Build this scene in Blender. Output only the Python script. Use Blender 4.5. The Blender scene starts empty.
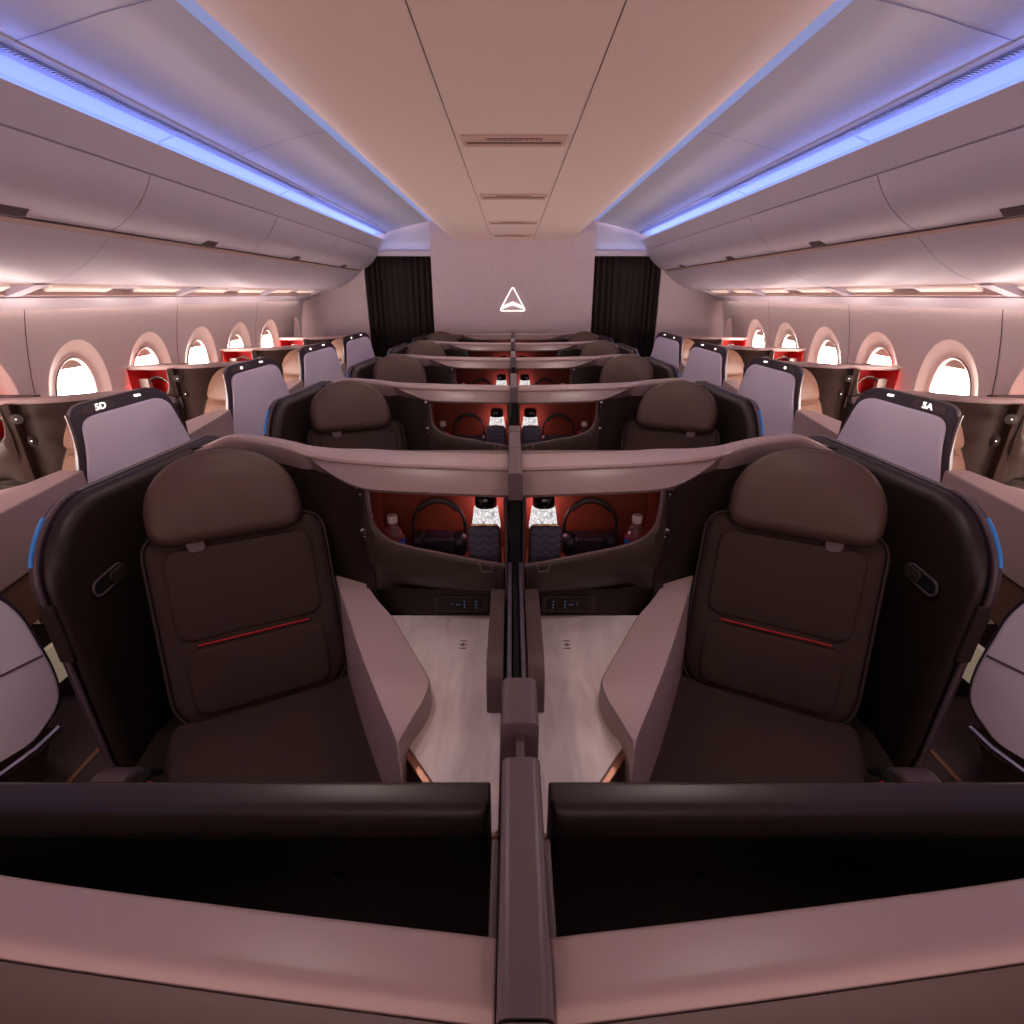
import bpy, bmesh, math, random
from mathutils import Vector
random.seed(4)
sc = bpy.context.scene
COL = sc.collection
CZ = 1.45            # eye height; h below = metres under the eye
P = 1.19             # row pitch
R0 = 1.31            # distance of the first ledge
WALL_D = 6.5
REAR = -2.2

# ---------------------------------------------------------------- materials
def hexc(r, g, b):
    f = lambda c: ((c/255+.055)/1.055)**2.4 if c > 10 else c/255/12.92
    return (f(r), f(g), f(b), 1)
def mat(name, rgb, rough=.5, metal=0, bump=0, bscale=200, var=0, vscale=6, emit=None, es=0, coat=0, trans=0, ior=1.45, stretch=None, spec=.5, sheen=0):
    m = bpy.data.materials.new(name); m.use_nodes = True
    nt = m.node_tree; b = nt.nodes['Principled BSDF']
    c = hexc(*rgb)
    b.inputs['Base Color'].default_value = c
    b.inputs['Roughness'].default_value = rough
    b.inputs['Metallic'].default_value = metal
    b.inputs['IOR'].default_value = ior
    b.inputs['Specular IOR Level'].default_value = spec
    b.inputs['Coat Weight'].default_value = coat
    b.inputs['Transmission Weight'].default_value = trans
    b.inputs['Sheen Weight'].default_value = sheen
    if emit:
        b.inputs['Emission Color'].default_value = hexc(*emit); b.inputs['Emission Strength'].default_value = es
    tc = nt.nodes.new('ShaderNodeTexCoord'); mp = nt.nodes.new('ShaderNodeMapping')
    nt.links.new(tc.outputs['Object'], mp.inputs['Vector'])
    if stretch: mp.inputs['Scale'].default_value = stretch
    if var:
        n = nt.nodes.new('ShaderNodeTexNoise'); n.inputs['Scale'].default_value = vscale; n.inputs['Detail'].default_value = 6
        nt.links.new(mp.outputs['Vector'], n.inputs['Vector'])
        mx = nt.nodes.new('ShaderNodeMix'); mx.data_type = 'RGBA'
        mx.inputs[6].default_value = tuple(max(0, x*(1-var)) for x in c[:3])+(1,)
        mx.inputs[7].default_value = tuple(min(1, x*(1+var)) for x in c[:3])+(1,)
        nt.links.new(n.outputs['Fac'], mx.inputs[0]); nt.links.new(mx.outputs[2], b.inputs['Base Color'])
    if bump:
        n2 = nt.nodes.new('ShaderNodeTexNoise'); n2.inputs['Scale'].default_value = bscale; n2.inputs['Detail'].default_value = 3
        nt.links.new(mp.outputs['Vector'], n2.inputs['Vector'])
        bp = nt.nodes.new('ShaderNodeBump'); bp.inputs['Strength'].default_value = bump; bp.inputs['Distance'].default_value = .002
        nt.links.new(n2.outputs['Fac'], bp.inputs['Height']); nt.links.new(bp.outputs['Normal'], b.inputs['Normal'])
    return m
M = {}
M['ceiling'] = mat('ceiling_panel', (234, 210, 202), .6, bump=.03)
M['side_ceiling'] = mat('side_ceiling_panel', (198, 196, 208), .45)
M['bin'] = mat('bin_plastic', (200, 190, 204), .45, bump=.02)
M['seam'] = mat('shadow_gap', (70, 58, 80), .7)
M['wall'] = mat('sidewall_plastic', (204, 194, 196), .5)
M['reveal'] = mat('window_reveal', (226, 206, 200), .5)
M['latch'] = mat('latch_plastic', (92, 76, 82), .4)
M['fabric_wall'] = mat('bulkhead_fabric', (196, 180, 184), .85, bump=.5, bscale=60, var=.10, vscale=22)
M['curtain'] = mat('curtain_cloth', (30, 16, 14), .8, bump=.2, bscale=300)
M['taupe'] = mat('taupe_lacquer', (172, 150, 147), .33, bump=.05, bscale=700, var=.02, vscale=200)
M['fascia'] = mat('brushed_taupe_fascia', (134, 114, 112), .36)
M['under'] = mat('deep_taupe_panel', (80, 66, 64), .4)
M['taupe_dark'] = mat('dark_taupe_lacquer', (120, 102, 98), .32)
M['post'] = mat('divider_post_lacquer', (98, 84, 86), .35, bump=.02, bscale=500)
M['shell_in'] = mat('dark_brown_shell_lining', (42, 28, 25), .55, bump=.06, bscale=500)
M['shell_win'] = mat('brown_shell_lining', (60, 42, 34), .5, bump=.06, bscale=500)
M['bin_brown'] = mat('brown_cubby_plastic', (66, 54, 46), .35)
M['red_liner'] = mat('red_brown_cubby_liner', (128, 58, 32), .6, bump=.2, bscale=500)
M['red_liner_win'] = mat('bright_red_cubby_liner', (205, 32, 32), .6, bump=.2, bscale=500)
M['seat_fabric'] = mat('dark_brown_seat_fabric', (62, 45, 39), .85, bump=.5, bscale=500, var=.08, vscale=300)
M['head_leather'] = mat('brown_headrest_leather', (86, 66, 58), .5, bump=.12, bscale=250)
M['tan_leather'] = mat('tan_seat_leather', (126, 92, 74), .5, bump=.1, bscale=250)
M['wing_pad'] = mat('black_brown_wing_padding', (40, 27, 26), .42, bump=.05, bscale=300)
M['piping'] = mat('dark_piping', (50, 38, 35), .6)
M['red'] = mat('red_stitching', (190, 30, 40), .5)
M['pinkshell'] = mat('pale_mauve_shell', (242, 236, 255), .3)
M['frame_dark'] = mat('dark_purple_frame', (72, 60, 74), .35)
M['copper'] = mat('copper_trim', (190, 140, 118), .3, metal=.6)
M['chrome'] = mat('satin_chrome', (190, 186, 192), .22, metal=1)
M['mauve'] = mat('mauve_armrest_shroud', (186, 162, 160), .42, bump=.03, bscale=500)
M['black'] = mat('gloss_black_plastic', (11, 9, 9), .32)
M['mon_top'] = mat('dark_brown_monitor_shell', (48, 38, 35), .34)
M['blackslot'] = mat('matt_black', (8, 6, 6), .8)
M['carpet'] = mat('aisle_carpet', (58, 40, 42), .95, bump=.8, bscale=400, var=.25, vscale=60)
M['stripe'] = mat('carpet_stripe', (120, 82, 62), .9)
M['blue_glow'] = mat('blue_edge_light', (60, 130, 200), .4, emit=(30, 110, 190), es=.14)
M['white_plastic'] = mat('white_cap_plastic', (225, 215, 210), .4)
M['water'] = mat('clear_bottle_plastic', (235, 235, 240), .08, trans=.92, ior=1.33)
M['label_blue'] = mat('blue_bottle_label', (30, 96, 205), .4)
M['label_red'] = mat('red_bottle_label', (200, 30, 40), .4)
M['phone_black'] = mat('headphone_black', (40, 34, 36), .4)
M['phone_pad'] = mat('dark_purple_ear_pad', (56, 42, 54), .5, bump=.1)
M['phone_silver'] = mat('headphone_silver', (190, 170, 150), .25, metal=.9)
M['zip_gold'] = mat('gold_zip', (200, 165, 120), .3, metal=.8)
M['book'] = mat('grey_and_cream_pouch', (215, 205, 195), .6)
M['screen_blue'] = mat('blue_lit_symbols', (30, 40, 60), .4, emit=(130, 170, 235), es=.17)
M['led_white'] = mat('white_lit_lettering', (230, 230, 230), .5, emit=(255, 246, 238), es=1.5)
M['emblem'] = mat('lit_emblem_white', (230, 220, 215), .5, emit=(255, 240, 230), es=1.6)
M['step_light'] = mat('cream_step_panel', (215, 200, 175), .5, emit=(230, 210, 180), es=.12)
M['pane'] = mat('bright_window_pane', (240, 235, 228), .3, emit=(255, 236, 228), es=26)
M['shade'] = mat('window_shade', (205, 180, 165), .5)
M['cove'] = mat('blue_white_cove_diffuser', (40, 44, 70), .6, spec=.1, emit=(140, 160, 238), es=.82)
M['slit'] = mat('blue_slit_diffuser', (150, 170, 240), .5, emit=(146, 166, 216), es=.33)
M['wash'] = mat('warm_wash_diffuser', (250, 230, 220), .5, emit=(255, 224, 208), es=11)
M['reading'] = mat('soft_reading_diffuser', (235, 215, 205), .5, emit=(255, 224, 208), es=.32)
M['lampcap'] = mat('black_lamp_cap', (20, 12, 12), .2, coat=.5)
M['grille'] = mat('grille_plastic', (140, 142, 180), .6)
M['vent'] = mat('vent_plastic', (208, 178, 168), .5)
M['ventdark'] = mat('vent_slots', (120, 92, 86), .7)

def marble():
    m = mat('veined_pale_laminate', (190, 170, 166), .38)
    nt = m.node_tree; b = nt.nodes['Principled BSDF']
    tc = nt.nodes.new('ShaderNodeTexCoord'); mp = nt.nodes.new('ShaderNodeMapping'); mp.inputs['Scale'].default_value = (9, 2.2, 3)
    w = nt.nodes.new('ShaderNodeTexNoise'); w.inputs['Scale'].default_value = 2.2; w.inputs['Detail'].default_value = 9; w.inputs['Distortion'].default_value = 1.4
    cr = nt.nodes.new('ShaderNodeValToRGB')
    cr.color_ramp.elements[0].position = .3; cr.color_ramp.elements[0].color = hexc(222, 208, 206)
    cr.color_ramp.elements[1].position = .7; cr.color_ramp.elements[1].color = hexc(246, 234, 230)
    nt.links.new(tc.outputs['Object'], mp.inputs['Vector']); nt.links.new(mp.outputs['Vector'], w.inputs['Vector'])
    nt.links.new(w.outputs['Fac'], cr.inputs['Fac']); nt.links.new(cr.outputs['Color'], b.inputs['Base Color'])
    return m
M['marble'] = marble()
def facet_glass():
    m = mat('lit_cut_glass', (90, 85, 85), .2)
    nt = m.node_tree; b = nt.nodes['Principled BSDF']
    tc = nt.nodes.new('ShaderNodeTexCoord'); v = nt.nodes.new('ShaderNodeTexVoronoi'); v.inputs['Scale'].default_value = 110; v.distance = 'CHEBYCHEV'
    cr = nt.nodes.new('ShaderNodeValToRGB')
    cr.color_ramp.elements[0].position = .1; cr.color_ramp.elements[0].color = (1, .97, .95, 1)
    cr.color_ramp.elements[1].position = .75; cr.color_ramp.elements[1].color = (.25, .22, .24, 1)
    nt.links.new(tc.outputs['Object'], v.inputs['Vector']); nt.links.new(v.outputs['Distance'], cr.inputs['Fac'])
    nt.links.new(cr.outputs['Color'], b.inputs['Emission Color']); b.inputs['Emission Strength'].default_value = .85
    return m
M['glass_lit'] = facet_glass()
def zigzag():
    m = mat('blue_grey_zigzag_fabric', (96, 98, 120), .7)
    nt = m.node_tree; b = nt.nodes['Principled BSDF']
    tc = nt.nodes.new('ShaderNodeTexCoord'); sp = nt.nodes.new('ShaderNodeSeparateXYZ')
    nt.links.new(tc.outputs['Object'], sp.inputs[0])
    def math_(op, a, bb):
        n = nt.nodes.new('ShaderNodeMath'); n.operation = op
        for i, x in enumerate((a, bb)):
            if x is None: continue
            if isinstance(x, (int, float)): n.inputs[i].default_value = x
            else: nt.links.new(x, n.inputs[i])
        return n.outputs[0]
    pp = math_('PINGPONG', math_('MULTIPLY', sp.outputs[0], 60), 1)
    s = math_('ADD', math_('MULTIPLY', sp.outputs[2], 90), pp)
    f = math_('PINGPONG', s, 1)
    mx = nt.nodes.new('ShaderNodeMix'); mx.data_type = 'RGBA'
    mx.inputs[6].default_value = hexc(84, 84, 106); mx.inputs[7].default_value = hexc(112, 112, 134)
    nt.links.new(f, mx.inputs[0]); nt.links.new(mx.outputs[2], b.inputs['Base Color'])
    return m
M['zigzag'] = zigzag()

# ---------------------------------------------------------------- mesh helpers
class MB:
    """collects shapes into one bmesh; coordinates (x, y, z)"""
    def __init__(s): s.bm = bmesh.new()
    def grid(s, rows, cu=False, cv=False, capr=False, capc=False):
        vs = [[s.bm.verts.new(p) for p in r] for r in rows]
        n, m = len(vs), len(vs[0])
        for i in range(n if cu else n-1):
            for j in range(m if cv else m-1):
                q = [vs[i][j], vs[(i+1) % n][j], vs[(i+1) % n][(j+1) % m], vs[i][(j+1) % m]]
                try: s.bm.faces.new(q)
                except ValueError: pass
        if capr:
            s.bm.faces.new(vs[0]); s.bm.faces.new(vs[-1])
        return s
    def box(s, c, d):
        x, y, z = c; a, b, e = d[0]/2, d[1]/2, d[2]/2
        lo = [(x-a, y-b, z-e), (x+a, y-b, z-e), (x+a, y+b, z-e), (x-a, y+b, z-e)]
        hi = [(p[0], p[1], z+e) for p in lo]
        return s.grid([lo, hi], cv=True, capr=True)
    def prism(s, poly, fa, fb):
        """poly list of 2D, fa/fb map (a,b)->3D for the two ends"""
        return s.grid([[fa(*p) for p in poly], [fb(*p) for p in poly]], cv=True, capr=True)
    def tube(s, pts, r, n=10, closed=False):
        pts = [Vector(p) for p in pts]; rows = []
        N = len(pts)
        prev = None
        for i, p in enumerate(pts):
            if closed: t = pts[(i+1) % N]-pts[i-1]
            else: t = pts[min(i+1, N-1)]-pts[max(i-1, 0)]
            t.normalize()
            if prev is None:
                a = Vector((0, 0, 1)) if abs(t.z) < .9 else Vector((1, 0, 0))
                u = t.cross(a).normalized()
            else:
                u = (prev-t*prev.dot(t)).normalized()
            prev = u; v = t.cross(u)
            rr = r(i/(N-1)) if callable(r) else r
            rows.append([p+(u*math.cos(k*2*math.pi/n)+v*math.sin(k*2*math.pi/n))*rr for k in range(n)])
        return s.grid(rows, cu=closed, cv=True, capr=not closed)
    def lathe(s, prof, c=(0, 0, 0), n=28):
        rows = [[(c[0]+r*math.cos(k*2*math.pi/n), c[1]+r*math.sin(k*2*math.pi/n), c[2]+z) for k in range(n)] for r, z in prof]
        return s.grid(rows, cv=True, capr=True)
    def pad(s, outline, T, r, crown, frame, back=True):
        """puffed panel: outline 2D (ccw) ; frame maps (a,b,c)->3D"""
        N = len(outline); O = [Vector((a, b)) for a, b in outline]
        nrm = []
        for i in range(N):
            t = O[(i+1) % N]-O[i-1]; nn = Vector((-t.y, t.x))
            nrm.append(nn.normalized() if nn.length > 1e-9 else Vector((0, 0)))
        area = sum(O[i].x*O[(i+1) % N].y-O[(i+1) % N].x*O[i].y for i in range(N))
        sg = 1 if area > 0 else -1
        cen = sum(O, Vector((0, 0)))/N
        rows = []
        def loop(off, z, sc_=1.0):
            L = []
            for p, n_ in zip(O, nrm):
                q = p+n_*sg*off
                q = cen+(q-cen)*sc_
                L.append(frame(q.x, q.y, z))
            rows.append(L)
        if back: loop(r*.6, 0); loop(0, r*.4)
        else: loop(0, 0)
        K = 5
        for k in range(K+1):
            a = math.pi/2*k/K
            loop(r*(1-math.cos(a)), T-r+r*math.sin(a))
        for k in range(1, 8):
            sc_ = 1-k/8
            loop(r, T+crown*(1-sc_*sc_), sc_)
        s.grid(rows, cv=True)
        vs = s.bm.verts
        s.bm.verts.ensure_lookup_table(); tot = len(vs)
        last = [vs[tot-N+i] for i in range(N)]
        s.bm.faces.new(last)
        first = [vs[tot-len(rows)*N+i] for i in range(N)]
        s.bm.faces.new(first)
        return s
    def build(s, name, m, parent=None, H=1, bevel=0, seg=3, smooth=True, ang=35):
        if H < 0:
            for v in s.bm.verts: v.co.x = -v.co.x
        bmesh.ops.recalc_face_normals(s.bm, faces=s.bm.faces)
        me = bpy.data.meshes.new(name); s.bm.to_mesh(me); s.bm.free()
        me.materials.append(m)
        if smooth:
            for p in me.polygons: p.use_smooth = True
            try: me.set_sharp_from_angle(angle=math.radians(ang))
            except Exception: pass
        o = bpy.data.objects.new(name, me); COL.objects.link(o)
        if parent: o.parent = parent
        if bevel:
            b = o.modifiers.new('bevel', 'BEVEL'); b.width = bevel; b.segments = seg; b.limit_method = 'ANGLE'; b.angle_limit = math.radians(35); b.harden_normals = False
            w = o.modifiers.new('wn', 'WEIGHTED_NORMAL'); w.keep_sharp = False
            for p in me.polygons: p.use_smooth = True
            for e in me.edges: e.use_edge_sharp = False
        return o
def empty(name, loc, label, cat, group=None):
    o = bpy.data.objects.new(name, None); o.empty_display_size = .1
    COL.objects.link(o); o.location = loc
    tag(o, label, cat, group); return o
def tag(o, label=None, cat=None, group=None, kind=None):
    if label: o['label'] = label
    if cat: o['category'] = cat
    if group: o['group'] = group
    if kind: o['kind'] = kind
    return o
def struct(name, mb, m, **k):
    o = mb.build(name, m, **k); o['kind'] = 'structure'; return o
def copy_tree(o, parent=None):
    c = o.copy(); COL.objects.link(c)
    if parent: c.parent = parent
    for ch in list(o.children): copy_tree(ch, c)
    return c
def spl(pts, n):
    """catmull-rom through pts, n samples"""
    P_ = [Vector(p) for p in pts]; P_ = [P_[0]*2-P_[1]]+P_+[P_[-1]*2-P_[-2]]
    K = len(P_)-3; out = []
    for i in range(n):
        t = i/(n-1)*K; k = min(int(t), K-1); f = t-k
        a, b, c, d = P_[k:k+4]
        out.append(.5*((2*b)+(c-a)*f+(2*a-5*b+4*c-d)*f*f+(3*b-a-3*c+d)*f**3))
    return out
def rrect(w, h, r, n=6, cx=0, cy=0):
    if not isinstance(r, (list, tuple)): r = [r]*4
    out = []
    for (sx, sy, a0), rr in zip(((1, 1, 0), (-1, 1, 90), (-1, -1, 180), (1, -1, 270)), r):
        for k in range(n+1):
            a = math.radians(a0+90*k/n)
            out.append((cx+sx*(w/2-rr)+rr*math.cos(a), cy+sy*(h/2-rr)+rr*math.sin(a)))
    return out
def roundpoly(pts, r, n=5):
    """round the corners of a 2D polygon"""
    out = []; N = len(pts)
    for i in range(N):
        p = Vector(pts[i][:2]); a = Vector(pts[i-1][:2]); b = Vector(pts[(i+1) % N][:2])
        rr = pts[i][2] if len(pts[i]) > 2 else r
        da = (a-p); db = (b-p); L = min(rr, da.length*.48, db.length*.48)
        s_, e = p+da.normalized()*L, p+db.normalized()*L
        for k in range(n+1):
            t = k/n
            q = s_*(1-t)**2+p*2*t*(1-t)+e*t*t
            out.append((q.x, q.y))
    return out
def ss(a, b, x):
    t = max(0, min(1, (x-a)/(b-a))); return t*t*(3-2*t)
def Z(h): return CZ-h

# ---------------------------------------------------------------- camera
cam = bpy.data.cameras.new('camera'); co = bpy.data.objects.new('camera', cam); COL.objects.link(co)
cam.sensor_width = 36; cam.lens = 530/1024*36; cam.clip_start = .02
co.location = (-.0078, 0, CZ); co.rotation_euler = (math.radians(90-22.36), 0, 0)
sc.camera = co

# ---------------------------------------------------------------- ceiling, walls, floor
Y0, Y1 = REAR, WALL_D
def extr(profile, y0=Y0, y1=Y1, ys=None):
    """profile list of (x,z) → open sheet along y"""
    m = MB(); ys = ys or (y0, y1)
    m.grid([[(x, y, z) for x, z in profile] for y in ys]); return m
def thick(profile, t):
    """closed band from an open profile, thickness t upwards/outwards"""
    out = []
    for i, (x, z) in enumerate(profile):
        a = profile[max(i-1, 0)]; b = profile[min(i+1, len(profile)-1)]
        d = Vector((b[0]-a[0], b[1]-a[1])).normalized()
        out.append((x-d.y*t, z+d.x*t))
    return list(profile)+out[::-1]
ZC = CZ+.546
half = [(0, ZC), (.215, ZC), (.5, ZC), (.58, ZC+.004), (.64, ZC+.018), (.70, ZC+.048), (.77, ZC+.105), (.83, ZC+.158), (.868, ZC+.190)]
full = [(-x, z) for x, z in half[::-1]]+half[1:]
mb = MB(); poly = thick(full, .02)
mb.grid([[(x, y, z) for x, z in poly] for y in (Y0, WALL_D)], cv=True, capr=True)
ceil = struct('ceiling', mb, M['ceiling'])
# long seams and cross seams of the centre ceiling
for i, x in enumerate((-.222, .222)):
    m_ = MB().box((x, (Y0+Y1)/2, ZC-.0004), (.0025, Y1-Y0, .001)); struct('trim_%d' % (i+1), m_, M['ventdark'], smooth=False)
for s in (-1, 1):
    side = 'left' if s < 0 else 'right'
    # side ceiling
    prof = [(s*x, CZ+z) for x, z in ((.905, .724), (.98, .712), (1.1, .688), (1.22, .658), (1.345, .630))]
    b_ = MB(); b_.grid([[(x, y, z) for x, z in thick(prof, .015*s)] for y in (Y0, Y1)], cv=True, capr=True)
    o = struct('ceiling_%s' % side, b_, M['side_ceiling'])
    # cross seams
    for k, y in enumerate((.55, 1.8, 3.05, 4.3, 5.55)):
        c = MB(); c.grid([[(x, y+dy, z-.0012) for x, z in prof] for dy in (-.003, .003)])
        c.build('panel_seam', M['grille'], o)
    # blue slit between centre and side ceiling
    b_ = MB().grid([[(s*x, y, CZ+z) for x, z in ((.866, .734), (.908, .724), (.908, .76), (.866, .76))] for y in (Y0, Y1)], cv=True, capr=True)
    t_ = b_.build('light_strip', M['slit']); tag(t_, 'thin pale blue light strip along the %s edge of the centre ceiling' % side, 'light strip', 'ceiling edge light strips')
    # trim rail + grille + cove light
    b_ = MB().grid([[(s*x, y, CZ+z) for x, z in ((1.345, .640), (1.345, .626), (1.362, .620), (1.364, .634))] for y in (Y0, Y1)], cv=True, capr=True)
    struct('trim_%d' % (3 if s < 0 else 4), b_, M['side_ceiling'])
    b_ = MB()
    b_.grid([[(s*x, y, CZ+z) for x, z in ((1.364, .622), (1.402, .604), (1.41, .62), (1.37, .64))] for y in (Y0, Y1)], cv=True, capr=True)
    g = struct('trim_%d' % (5 if s < 0 else 6), b_, M['grille'])
    b_ = MB()
    y = .4
    while y < 4.2:
        b_.box((s*1.383, y, CZ+.6125), (.036, .006, .0035)); y += .016
    gl = b_.build('air_grille', M['latch'], g, smooth=False)
    y0 = Y0
    for k, y1 in enumerate((2.62, 3.87, 6.46)):
        b_ = MB().grid([[(s*x, yy, CZ+z) for x, z in ((1.405, .607), (1.47, .585), (1.50, .50), (1.52, .62), (1.42, .64))] for yy in (y0, y1-.012)], cv=True, capr=True)
        o = b_.build('cove_light', M['cove'])
        tag(o, '%s length of the blue white cove light above the %s overhead bins' % (('nearest', 'middle', 'farthest')[k], side), 'cove light', 'cove lights above the bins')
        y0 = y1+.012
    # bin crown strip (fixed) above the doors
    b_ = MB().grid([[(s*x, y, CZ+z) for x, z in ((1.398, .543), (1.408, .530), (1.466, .452), (1.50, .45), (1.50, .545))] for y in (Y0, Y1)], cv=True, capr=True)
    struct('trim_%d' % (7 if s < 0 else 8), b_, M['bin'])
    # dark backing of the gaps
    b_ = MB().grid([[(s*x, y, CZ+z) for x, z in ((1.50, .45), (1.62, .36), (1.72, .25), (1.75, .20), (1.9, .3), (1.7, .5), (1.6, .6))] for y in (Y0, Y1)], cv=True, capr=True)
    struct('trim_%d' % (9 if s < 0 else 10), b_, M['seam'])
    # overhead bins with doors
    seams = [REAR, 0, 1.25, 2.50, 3.75, 5.0, 6.25, WALL_D]
    names = ['rear', 'second rear', 'nearest', 'second', 'third', 'fourth', 'far end']
    dprof = [(Vector((1.470, .445))*(1-t)+Vector((1.685, .245))*t+Vector((-.020, -.018))*4*t*(1-t)) for t in [i/8 for i in range(9)]]
    for k in range(7):
        ya, yb = seams[k]+.004, seams[k+1]-.004
        short = names[k]
        r_ = empty('overhead_bin', (s*1.6, ya, CZ+.25), '%s pale %s overhead bin counted from the camera, over the %s window seats' % (('first', 'second', 'third', 'fourth', 'fifth', 'sixth', 'last short')[k], side, side), 'overhead bin', 'overhead bins')
        pr = thick([(s*v.x-s*1.6, v.y-.25) for v in dprof], s*.02)
        b_ = MB().grid([[(x, y-ya, z) for x, z in pr] for y in (ya, yb)], cv=True, capr=True)
        b_.build('door', M['bin'], r_)
        if 0 < k < 6:
            ym = (ya+yb)/2-ya+.12
            # latch tab at the lower edge
            L = MB(); L.grid([[(s*(1.652-1.6), ym-.055, .275-.25+.008), (s*(1.690-1.6), ym-.055, .237-.25+.008)],
                              [(s*(1.652-1.6), ym+.055, .275-.25+.008), (s*(1.690-1.6), ym+.055, .237-.25+.008)]])
            q = MB()
            pts = [(1.640, .268), (1.672, .238), (1.69, .25), (1.66, .29)]
            q.grid([[(s*(x-1.6), ym+dy, z-.25) for x, z in pts] for dy in (-.06, .06)], cv=True, capr=True)
            q.build('latch', M['latch'], r_, bevel=.004); L.bm.free()
    # lower fairing (one panel per bay)
    fprof = [(Vector((1.70, .222))*(1-t)+Vector((2.04, .045))*t+Vector((-.0, -.036))*4*t*(1-t)) for t in [i/10 for i in range(11)]]
    for k in range(7):
        ya, yb = seams[k]+.0025, seams[k+1]-.0025
        b_ = MB().grid([[(x, y, z) for x, z in thick([(s*v.x, CZ+v.y) for v in fprof], s*.015)] for y in (ya, yb)], cv=True, capr=True)
        struct('trim_%d' % (20+k+(0 if s < 0 else 10)), b_, M['bin'])
    # lip line between bins and fairing
    b_ = MB().grid([[(s*x, y, CZ+z) for x, z in ((1.690, .238), (1.702, .224), (1.72, .226), (1.71, .245))] for y in (Y0, Y1)], cv=True, capr=True)
    struct('trim_%d' % (11 if s < 0 else 12), b_, M['vent'])
    # passenger service channel: backing, reading light strip, rails, ribs
    b_ = MB().grid([[(s*x, y, CZ+z) for x, z in ((2.04, .07), (2.22, .01), (2.36, -.02), (2.36, .03), (2.05, .10))] for y in (Y0, Y1)], cv=True, capr=True)
    sv = struct('trim_%d' % (13 if s < 0 else 14), b_, M['bin'])
    for (xa, za, xb, zb) in ((2.035, .048, 2.055, .038), (2.19, -.006, 2.205, -.012)):
        b_ = MB().grid([[(s*x, y, CZ+z) for x, z in ((xa, za), (xb, zb), (xb, zb+.03), (xa, za+.03))] for y in (Y0, Y1)], cv=True, capr=True)
        b_.build('service_rail', M['vent'], sv)
    b_ = MB().grid([[(s*x, y, CZ+z) for x, z in ((2.205, -.018), (2.335, -.070), (2.34, -.06), (2.21, .0))] for y in (Y0, Y1)], cv=True, capr=True)
    b_.build('lower_valance', M['bin'], sv)
    for k in range(1, 7):
        y = seams[k]
        b_ = MB().grid([[(s*x, y+dy, CZ+z) for x, z in ((2.05, .034), (2.19, -.012), (2.19, .02), (2.05, .08))] for dy in (-.035, .035)], cv=True, capr=True)
        b_.build('service_rib', M['bin'], sv)
    y = 1.62; n = 0
    while y < 6.2:
        b_ = MB().grid([[(s*x, y+dy, CZ+z) for x, z in ((2.138, .026), (2.180, .010), (2.19, .03), (2.14, .05))] for dy in (-.2, .2)], cv=True, capr=True)
        o = b_.build('reading_light', M['reading'])
        tag(o, 'small warm reading light under the %s bins, %s along from the camera' % (side, ('first', 'second', 'third', 'fourth', 'fifth', 'sixth', 'seventh', 'eighth')[n]), 'reading light', 'reading lights under the bins')
        y += .625; n += 1
    # wash light tucked above the top of the sidewall
    b_ = MB().grid([[(s*x, y, CZ+z) for x, z in ((2.335, -.035), (2.365, -.025), (2.365, -.01), (2.335, -.015))] for y in (Y0, 6.3)], cv=True, capr=True)
    o = b_.build('wall_wash_light', M['wash']); tag(o, 'warm strip light grazing down the %s window wall' % side, 'strip light', 'window wall wash lights')
    # ---------------- sidewall with oval windows
    def wx(z, s=s):
        h = CZ-z
        t = max(0, (z-.72)/.70); return s*(2.475-.115*t*t)
    WP = .636
    wins = [2.43+WP*k for k in range(-7, 7)]
    zt = CZ-.012
    top = zt; bot = 0.0
    wzc = CZ-.535
    sheet = MB()
    first_y = wins[0]-WP/2; last_y = wins[-1]+WP/2
    for k, yc in enumerate(wins):
        if yc > 6.4: continue
        yh0, yh1 = yc-WP/2, min(yc+WP/2, WALL_D)
        Rr = []; N = 48
        a1, b1 = .232, .30
        rows = []
        inner = []; outer = []
        for i in range(N):
            a = 2*math.pi*i/N; c_, s_ = math.cos(a), math.sin(a)
            inner.append((yc+a1*c_, wzc+b1*s_))
            # ray to rectangle
            dy = (yh1-yc) if c_ > 0 else (yc-yh0); dz = (top-wzc) if s_ > 0 else (wzc-bot)
            t = min(dy/abs(c_*a1) if abs(c_) > 1e-6 else 1e9, dz/abs(s_*b1) if abs(s_) > 1e-6 else 1e9)
            outer.append((yc+a1*c_*t, wzc+b1*s_*t))
        for f in [0, .12, .3, .5, .75, 1]:
            rows.append([(wx(z0+(z1-z0)*f), y0_+(y1_-y0_)*f, z0+(z1-z0)*f) for (y0_, z0), (y1_, z1) in zip(inner, outer)])
        sheet.grid(rows, cv=True)
        # corners of the rectangle
    wallo = struct('wall_%s' % side, sheet, M['wall'], ang=60)
    # close the corner gaps behind with a full backing sheet
    zs = [bot+(top+.05-bot)*i/14 for i in range(15)]
    bk = MB()
    bk.grid([[(wx(z)+s*.09, y, z) for z in zs] for y in (Y0, WALL_D)])
    struct('wall_%s_outer' % side, bk, M['wall'])
    # strips filling rectangle corners : wall seams as vertical gaps
    n = 0
    for k, yc in enumerate(wins):
        if yc > 6.2 or yc < 1.0: continue
        n += 1
        N = 48
        ring = lambda a, b, dx, dz=0: [(wx(wzc+b*math.sin(2*math.pi*i/N))+s*dx, yc+a*math.cos(2*math.pi*i/N), wzc+dz+b*math.sin(2*math.pi*i/N)) for i in range(N)]
        w = MB(); w.grid([ring(.235, .303, -.002), ring(.228, .296, .000), ring(.21, .275, .010), ring(.165, .226, .026), ring(.148, .206, .032)], cv=True)
        wo = struct('window_%d' % (n+(0 if s < 0 else 20)), w, M['reveal'], ang=60)
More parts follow.
